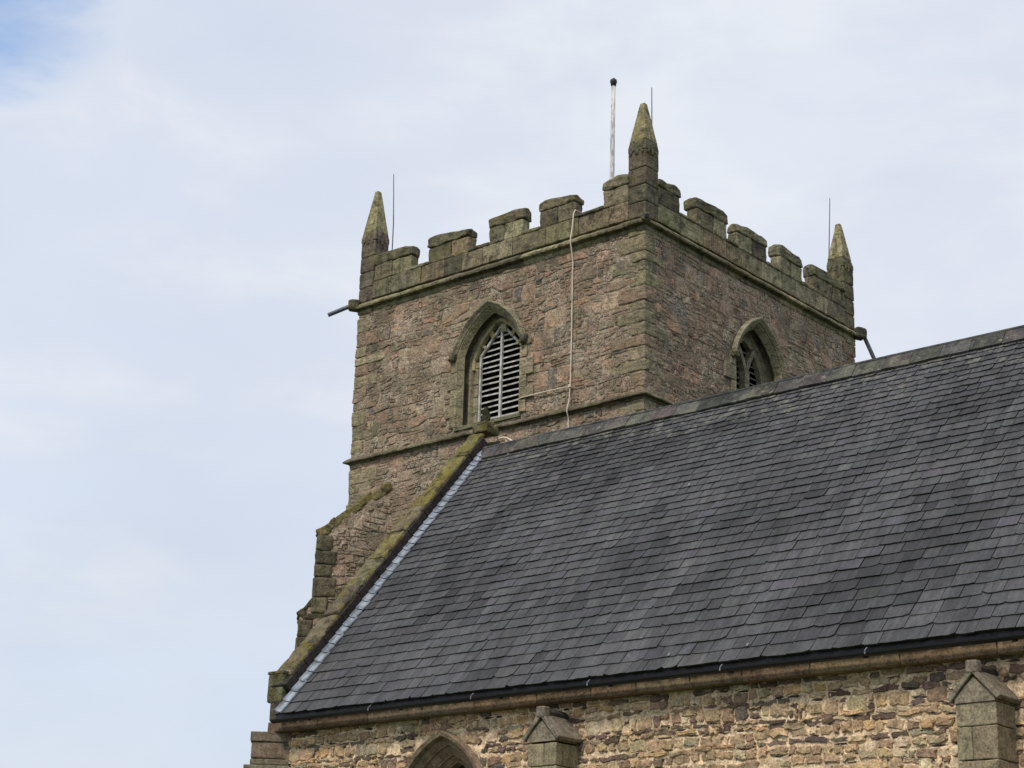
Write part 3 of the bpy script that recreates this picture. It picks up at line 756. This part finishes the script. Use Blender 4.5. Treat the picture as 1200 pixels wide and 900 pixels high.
mb.add([(XR, AW, 0), (XR, 3.4, 0), (XR, 3.4, 5.6), (XR, -1.0, 10.78), (XR, AW, 5.8)], [(0, 1, 2, 3, 4)])
mb.add([(.1, 3.4, 0), (XR, 3.4, 0), (XR, 3.4, 5.6), (.1, 3.4, 5.6)], [(0, 1, 2, 3)])
mb.build('gable_wall', M_far, aisle)

# slates, each one modelled
sb = MB(); q = random.Random(77)
ST = [((.073, .073, .077), 6), ((.067, .067, .071), 5), ((.080, .080, .083), 3), ((.073, .071, .081), 1.5), ((.058, .058, .062), 1.5), ((.088, .087, .088), .5)]
gs = []; tot = 0; N = 37
raw = [.138+(.245-.138)*i/(N-1) for i in range(N)]; k = (SL-.06)/sum(raw); tails = np.cumsum([g_*k for g_ in raw])+.06
for i, s in enumerate(tails):
    g_ = raw[i]*k; ln = min(g_*1.95, s); x = XL-.02-q.uniform(0, .3)
    wmin, wmax = .13+.08*i/N, .24+.15*i/N
    while x < XR:
        wd = q.uniform(wmin, wmax); xa, xb = max(XL+.06, x), min(XR, x+wd-q.uniform(.004, .014)); x += wd
        if xb-xa < .04: continue
        ht = .032+q.uniform(-.004, .007); hh = .002; th = .012+q.uniform(-.004, .005); sk = q.uniform(-.004, .004)
        nt_ = 4; top = []; bot = []
        for j in range(nt_+1):
            f_ = j/nt_; js = q.uniform(-.006, .006)+(q.uniform(-.04, 0) if j in (0, nt_) and q.random() < .3 else 0)
            xx = xa+(xb-xa)*f_; tw = (f_-.5)*q.uniform(-.005, .005)
            top.append(fR(xx, s+js+sk*(f_-.5)*2, ht+tw)); bot.append(fR(xx, s+js+sk*(f_-.5)*2, ht+tw-th))
        hd = [fR(xa, s-ln, hh), fR(xb, s-ln, hh)]
        v = top+bot+hd; m_ = nt_+1
        f = [tuple(range(m_))+(2*m_+1, 2*m_)]+[(j, j+m_, j+1+m_, j+1) for j in range(nt_)]+[(0, 2*m_, m_), (nt_, 2*m_-1, 2*m_+1)]
        ns = noise.noise(Vector((xa*.55+s*.35, s*.62, 3.3)))+.55*noise.noise(Vector((xa*1.9+s, s*1.7, 8.1)))      # damp, algae-dark areas
        stn = max(0, min(1, (ns+.02)*2.4))*q.uniform(.35, 1.0)
        base = vary(q.choices([c for c, _ in ST], [w_ for _, w_ in ST])[0], .09, q)
        sb.add(v, f, tuple(c_*.97*(1-.56*stn) for c_ in base))
# boarding under the slates and the back slope
def slab(x0, x1, s0, s1, flip=False):
    P = []
    for h in (-.10, -.002):
        for x, s in ((x0, s0), (x1, s0), (x1, s1), (x0, s1)):
            p = fR(x, s, h)
            if flip: p = Vector((p.x, 2*RY-p.y, p.z))
            P.append(p)
    sb.add(P, [(0, 1, 2, 3), (4, 5, 6, 7), (0, 1, 5, 4), (1, 2, 6, 5), (2, 3, 7, 6), (3, 0, 4, 7)], (.05, .05, .055))
slab(XL-.1, XR, 0, SL-.05); slab(XL-.1, -.02, .01, 1.45, True); slab(.06, XR, .01, SL, True)
roof = sb.build('slate_roof', M_slate, aisle)

rm = MB(); x = XL-.02
while x < XR:
    e = x+rnd.uniform(.42, .5); t = vary((.078, .075, .068), .35); dz = rnd.uniform(-.008, .008)
    for sgn in (1, -1):                      # both wings of each ridge tile
        v = []
        for xx in (x+.004, e-.004):
            for (s, h) in ((-.02, .085), (.03, .080), (.25, .064), (.25, .035), (0.0, .03)):
                p = fR(xx, s, h); p.y = p.y if sgn > 0 else 2*RY-p.y
                p += noise.noise_vector(p*6)*.012; p.z += dz
                v.append(p)
        rm.add(v, [(0, 1, 6, 5), (1, 2, 7, 6), (2, 3, 8, 7), (3, 4, 9, 8), (0, 4, 3, 2, 1), (5, 6, 7, 8, 9)], t)
    x = e
rm.build('ridge_tile', M_ridge, roof)
rl = MB(); tube(rl, [(XL, RY, RZ+.085)]+[(XL+i*.6, RY+rnd.uniform(-.006, .006), RZ+.088+rnd.uniform(-.006, .006)) for i in range(1, int((XR-XL)/.6))]+[(XR, RY, RZ+.085)], .036, 8, (.07, .072, .075)); rl.build('ridge_roll', M_ridge, roof)

# lead soakers stepped down the verge, against the raised gable coping
lm = MB()
for i, s in enumerate(tails):
    g_ = raw[i]*k; s0 = s-g_*1.15; wd = .085+rnd.uniform(-.010, .016); xo = XL+.035
    v = []
    for ss, hk in ((s0, .045), (s+.01, .066)):
        for xx, hh in ((xo, hk+.05), (xo+.015, hk+.02), (xo+.05, hk+.006), (xo+wd, hk), (xo+wd+.004, hk-.02)): v.append(fR(xx, ss, hh))
    lm.add(v, [(j, j+1, j+6, j+5) for j in range(4)], vary((.5, .5, .5), .1))
lm.build('lead_flashing', M_lead, roof)

cm = MB(); um = MB(); s = -.30; NC = 9; CL = SL-.30
for i in range(NC):
    L = CL/NC*rnd.uniform(.97, 1.0); c = fR(XL-.185, s+CL/NC/2, .24+rnd.uniform(-.012, .012))
    def round_top(q): return Vector((q.x, q.y, q.z-(.015 if q.z > 0 else 0)*(q.x/.2)**2))
    rbox(cm, c, (.180+rnd.uniform(-.012, .012), L/2, .042), axes=(Vector((1, 0, 0)), dn, un), r=.03, amp=.024, freq=4, tint=(pick([((.18, .16, .05), 3), ((.14, .125, .05), 1)]) if i < 3 else pick([((.17, .145, .085), 3), ((.20, .17, .07), 2), ((.11, .09, .065), 3)])), mids=4, shape=round_top)
    s += CL/NC
for i in range(12):                          # upstand wall carrying the coping
    c = fR(XL-.15, -.2+(i+.5)*(SL-.22)/12, .075); rbox(um, c, (.172+rnd.uniform(-.01, .004), (SL-.22)/24-.003, .15), axes=(Vector((1, 0, 0)), dn, un), r=.012, amp=.008, tint=vary((.045, .036, .032), .2), mids=2)  # near-black tint: black staining plus painted shadow below the coping
cop = cm.build('gable_coping', M_moss, aisle); um.build('coping_upstand', M_stain_shade, cop)
am = MB()                                    # saddle stone at the gable apex, with the coping of the far slope
rbox(am, (-2.69, RY+.24, 11.15), (.172, .17, .075), r=.03, amp=.02, tint=(.17, .15, .075), mids=4)
back = Vector((0, -dn.y, dn.z)); bup = Vector((0, -un.y, un.z))
for i in range(2): rbox(am, Vector((-2.725, RY+.42, 11.02))+back*(.28+i*.5)*.9, (.17, .23, .05), axes=(Vector((1, 0, 0)), back, bup), r=.03, amp=.02, tint=(.15, .135, .08), mids=3)
am.build('apex_stone', M_moss, cop)
km = MB()
def splay(q): return Vector((q.x, q.y-(.0 if q.y < 0 else 0)*(.2-q.z)/.4, q.z))
rbox(km, (-2.73, -5.16, 6.06), (.165, .20, .215), r=.025, amp=.012, tint=(.15, .145, .08), mids=4, shape=splay)
rbox(km, (-2.73, -5.15, 6.285), (.175, .215, .025), r=.012, amp=.006, tint=(.13, .12, .08), mids=4)
rbox(km, (-2.70, -5.22, 5.73), (.13, .13, .165), r=.03, amp=.01, tint=(.09, .08, .065), mids=3)
km.build('kneeler', M_moss, cop)
fm = MB()
def fin(q): k_ = 1-.35*(q.z+.16)/.32; return Vector((q.x*k_, q.y*k_, q.z))
rbox(fm, Vector((-2.70, RY+.24, 11.27)), (.12, .11, .04), r=.03, amp=.015, tint=(.16, .15, .07), mids=3)
rbox(fm, Vector((-2.70, RY+.25, 11.44)), (.065, .065, .15), r=.04, amp=.03, freq=9, tint=(.04, .045, .022), mids=4, shape=fin)
fm.build('finial_stump', M_moss, cop)

# eaves: stone course, gutter
em = MB(); x = -2.80
while x < XR:
    e = min(XR, x+rnd.uniform(.7, 1.2))
    rbox(em, ((x+e)/2, -5.28, 5.478), ((e-x)/2-.004, .11, .078), r=.016, amp=.006, tint=vary((.20, .14, .09), .25), mids=3); x = e
em.build('eaves_course', M_dress, aisle)
gm = MB(); gv = []; n = 8; GY, GZ, GR = -5.52, 5.548, .050
xs = [XL-.04, XR]
for xx in xs:
    for kx in range(n+1): a = math.pi*kx/n; gv.append((xx, GY-GR*math.cos(a), GZ-GR*math.sin(a)))
    for kx in range(n, -1, -1): a = math.pi*kx/n; gv.append((xx, GY-(GR-.006)*math.cos(a), GZ-(GR-.006)*math.sin(a)))
m_ = 2*(n+1); gm.add(gv, [(i, (i+1) % m_, m_+(i+1) % m_, m_+i) for i in range(m_)]+[tuple(range(m_)), tuple(range(m_, 2*m_))])
gm.box((XL-.10, -5.42, 5.56), (XR, -5.395, 5.66))
x = -1.8
while x < XR: tube(gm, [(x, GY, GZ-GR-.008), (x+.06, GY, GZ-GR-.008)], .010, 6); x += 1.8
gut = gm.build('gutter', M_gut, aisle)
for x in (-.55, 1.35, 3.3, 5.3, 7.25, 9.2):
    bm_ = MB(); beam(bm_, (x, GY-GR-.004, GZ-.03), (x, GY-GR+.0, GZ+.01), .012, .01, (0, -1, 0)); beam(bm_, (x, GY-GR, GZ+.015), (x, GY-.0, GZ+.055), .010, .006, un); bm_.build('gutter_clip', M_clip, gut)
for (x, i) in ((-1.75, 1), (2.9, 15), (4.4, 35), (5.55, 35)):
    bm_ = MB(); c = fR(x, tails[i]-.02, .05); rbox(bm_, c, (.014, .026, .003), axes=(Vector((1, 0, 0)), dn, un), r=.003, amp=.002, mids=1); bm_.build('slate_clip', M_clip, roof)

# aisle window
def aisle_window():
    mb = MB(); T = (.30, .215, .145)
    loft(mb, aA, [(.90, -.02), (.86, -.025), (.835, .0), (.78, .05), (.765, .05), (.755, .09), (.73, .11), (.67, .17), (.655, .17), (.65, .20), (.59, .27), (.575, .27), (.565, .40)], fA, 2.4, T, 0, .003)
    for sgn in (-1, 1):
        z = 2.4; kk = 0
        while z < 3.95:
            hh = min(.32, 4.02-z); wd = .16 if kk % 2 else .32
            rbox(mb, fA(aA.cx+sgn*(.845+wd/2), z+hh/2, -.03), (wd/2, .07, hh/2-.004), r=.012, amp=.006, tint=vary(T, .12), mids=2); z += hh; kk += 1
    mb.box((aA.cx-.9, AW-.08, 2.22), (aA.cx+.9, AW+.34, 2.4), T)
    win = mb.build('aisle_window', M_dress, aisle)
    hm = MB(); ring(hm, aA, [(.85, -.01), (.85, -.05), (.865, -.10), (.915, -.125), (.945, -.02)], fA, None, (.27, .20, .135), 0, .004); hm.build('hood_mould', M_dress, win)
    dN = Vector((0, -1, 0)); tm = MB(); P = lambda u, v, dep: fA(aA.cx+u, v, -dep)
    beam(tm, P(0, 2.4, .30), P(0, 4.1, .30), .10, .12, dN, T)
    for sgn in (-1, 1):
        pp = [(0, 4.05), (.06, 4.2), (.16, 4.38), (.28, 4.52), (.36, 4.60)]
        for (x0, z0), (x1, z1) in zip(pp[:-1], pp[1:]): beam(tm, P(sgn*x0, z0, .30+.004*sgn), P(sgn*x1, z1, .30+.004*sgn), .07, .10, dN, T)
    tm.build('stone_tracery', M_dress, win)
    gl = MB(); gl.add([P(-.62, 2.4, .39), P(.62, 2.4, .39), P(.62, 5.0, .39), P(-.62, 5.0, .39)], [(0, 1, 2, 3)]); gl.build('glass', M_glass, win)
aisle_window()

# gabled buttresses on the aisle wall
def wall_buttress(cx, tints):
    hw, fy = .235, -5.66; mb = MB(); z = 0
    while z < 4.84:
        h = min(rnd.uniform(.22, .36), 4.86-z)
        k = rnd.uniform(.35, .65); two = rnd.random() < .6
        for xa, xb in (((-hw, -hw+2*hw*k), (-hw+2*hw*k, hw)) if two else ((-hw, hw),)):
            rbox(mb, (cx+(xa+xb)/2, (fy+AW+.05)/2, z+h/2), ((xb-xa)/2-.003, (AW+.05-fy)/2, h/2-.004), r=.012, amp=.006, tint=pick(tints), mids=3)
        z += h
    b = mb.build('wall_buttress', M_dress, aisle)
    cp = MB(); o = .05; zt = 5.17; zb = 4.86
    y0, y1 = fy-.045, AW+.06
    def prism(ya, yb, ow, z0, z1, tint):
        v = [(cx+x, y, z) for y in (ya, yb) for (x, z) in ((-hw-ow, z0), (hw+ow, z0), (hw+ow, z0+.05), (0, z1), (-hw-ow, z0+.05))]
        cp.add([Vector(p_)+noise.noise_vector(Vector(p_)*5)*.006 for p_ in v], [(0, 1, 2, 3, 4), (9, 8, 7, 6, 5), (0, 5, 6, 1), (1, 6, 7, 2), (2, 7, 8, 3), (3, 8, 9, 4), (4, 9, 5, 0)], tint)
    prism(y0+.03, y1, -.005, zb, zt-.045, (.24, .205, .15))             # recessed gable panel
    for sgn in (-1, 1):                                                # sloping cap stones
        nrm = Vector((sgn*(zt-zb), 0, hw+o)).normalized(); al = Vector((sgn*(hw+o), 0, zb-zt)); L = al.length; al.normalize()
        c = Vector((cx+sgn*(hw+o)/2, (y0+y1)/2, (zb+zt)/2+.035))
        rbox(cp, c, (L/2+.01, (y1-y0)/2, .03), axes=(al, Vector((0, 1, 0)), nrm), r=.012, amp=.005, tint=vary((.21, .185, .135), .1), mids=3)
    cap = cp.build('gabled_cap', M_dress, b)
    rl = MB(); tube(rl, [(cx, y0+.06, zt+.055), (cx, (y0+y1)/2, zt+.06), (cx, y1-.02, zt+.05)], .06, 10, (.07, .06, .05)); 
    rbox(rl, (cx, y0+.05, zt+.06), (.07, .06, .07), r=.02, amp=.008, tint=(.19, .16, .125), mids=2)
    rl.build('ridge_roll', M_dress, cap)
DT = [((.27, .24, .155), 3), ((.30, .25, .16), 2), ((.23, .20, .135), 2)]
wall_buttress(2.66, DT); wall_buttress(8.60, [((.29, .245, .16), 3), ((.26, .21, .145), 2), ((.26, .24, .155), 2)])
# diagonal buttress at the aisle corner
dm = MB(); D0 = Vector((-2.9, -5.2, 0))
def dblk(s0, s1, z0, z1, hw, t, **kw): rbox(dm, D0+n1*(s0+s1)/2+Vector((0, 0, (z0+z1)/2)), ((s1-s0)/2, hw, (z1-z0)/2-.003), axes=(n1, n2, Vector((0, 0, 1))), r=.015, amp=.007, tint=t, mids=3, **kw)
dblk(-.35, .29, 5.26, 5.41, .31, (.20, .16, .12)); dblk(-.35, .27, 5.02, 5.26, .29, (.22, .165, .12)); dblk(-.35, .275, 4.93, 5.02, .29, (.2, .17, .12))
z = 4.93
while z > .3: dblk(-.35, .36, max(0, z-.33), z, .32, vary((.23, .2, .13), .15)); z -= .33
dm.build('corner_buttress', M_dress, aisle)

# ------------------------------------------------------------------ loose things on the tower
fp = MB(); PX, PY = -3.46, 3.5
fp.v.clear()
tube(fp, [(PX, PY, 14.8), (PX, PY, 17.5), (PX, PY, 18.6), (PX+.01, PY, 20.0)], [.054, .051, .047, .043], 12)
pole_root = empty('flagpole', 'white flaking flagpole with dark cap rising behind the battlements', 'flagpole', (PX, PY, 14.8))
fp.build('pole', M_white, pole_root, smooth=True)
fc = MB(); tube(fc, [(PX+.01, PY, 19.98), (PX+.01, PY, 20.03), (PX+.01, PY, 20.06), (PX+.01, PY, 20.11), (PX+.01, PY, 20.15)], [.055, .06, .075, .07, .03], 12); fc.build('pole_cap', M_black, pole_root, smooth=True)

def rod(name, pts, label):
    mb = MB(); tube(mb, pts, [.012]*(len(pts)-1)+[.008], 6); o = mb.build('lightning_rod', M_rod); return tag(o, label, 'lightning rod', 'lightning rods beside the pinnacles')
rod('r', [(-6.60, .42, 14.8), (-6.61, .42, 16.6), (-6.66, .40, 17.7)], 'thin rod beside the left pinnacle, at the corner furthest from the roof slope')
rod('r', [(-.17, .42, 14.8), (-.17, .42, 16.6), (-.17, .41, 17.56)], 'short rod tip rising behind the central pinnacle nearest the flagpole')
rod('r', [(-.42, 6.84, 14.8), (-.42, 6.85, 16.5), (-.41, 6.94, 17.84)], 'long thin rod beside the right pinnacle, above the long slate roof')

cb = MB(); 
pts = [(-1.50, .2, 15.33), (-1.51, -.07, 15.33), (-1.535, -.085, 15.26), (-1.545, -.10, 15.0), (-1.555, -.135, 14.74), (-1.555, -.13, 14.66), (-1.555, -.08, 14.48)]
zz = 14.3
while zz > 12.05: pts.append((-1.555+rnd.uniform(-.004, .004), -.055, zz)); zz -= .3
pts += [(-1.555, -.065, 12.0), (-1.56, -.075, 11.75), (-1.57, -.122, 11.56), (-1.57, -.122, 11.51), (-1.575, -.07, 11.40), (-1.585, -.06, 11.0), (-1.585, -.06, 10.7)]
tube(cb, pts, .0115, 8)
cable = cb.build('lightning_conductor_cable', M_cable); tag(cable, 'long cream cable running down the tower face, branching to the louvred window', 'cable')
br = MB(); tube(br, [(-1.56, -.062, 11.99), (-2.1, -.066, 12.0), (-2.66, -.064, 12.0), (-2.76, -.03, 12.0), (-2.80, .1, 12.0)], .0115, 8); rbox(br, (-1.556, -.075, 11.99), (.03, .02, .03), r=.008, amp=0); br.build('cable_branch', M_cable, cable)

cc = MB()
o = Vector((-3.12, -.10, 11.06))
tube(cc, [o+Vector((.06+.30*math.cos(a), -.03*math.sin(a), .24*math.sin(a))) for a in [R(0+i*10) for i in range(11)]], .020, 8)
tube(cc, [o+Vector((.12+.085*math.cos(a), -.02, .07+.07*math.sin(a))) for a in [R(i*24) for i in range(16)]], .016, 8)
tube(cc, [o+Vector((.26, -.02, -.05)), o+Vector((.16, -.02, .20))], .014, 6)
coil = cc.build('cable_coil', M_cable); tag(coil, 'loose cream cable curled on the tower wall just above the peak of the gable', 'cable')

S.cycles.use_denoising = True
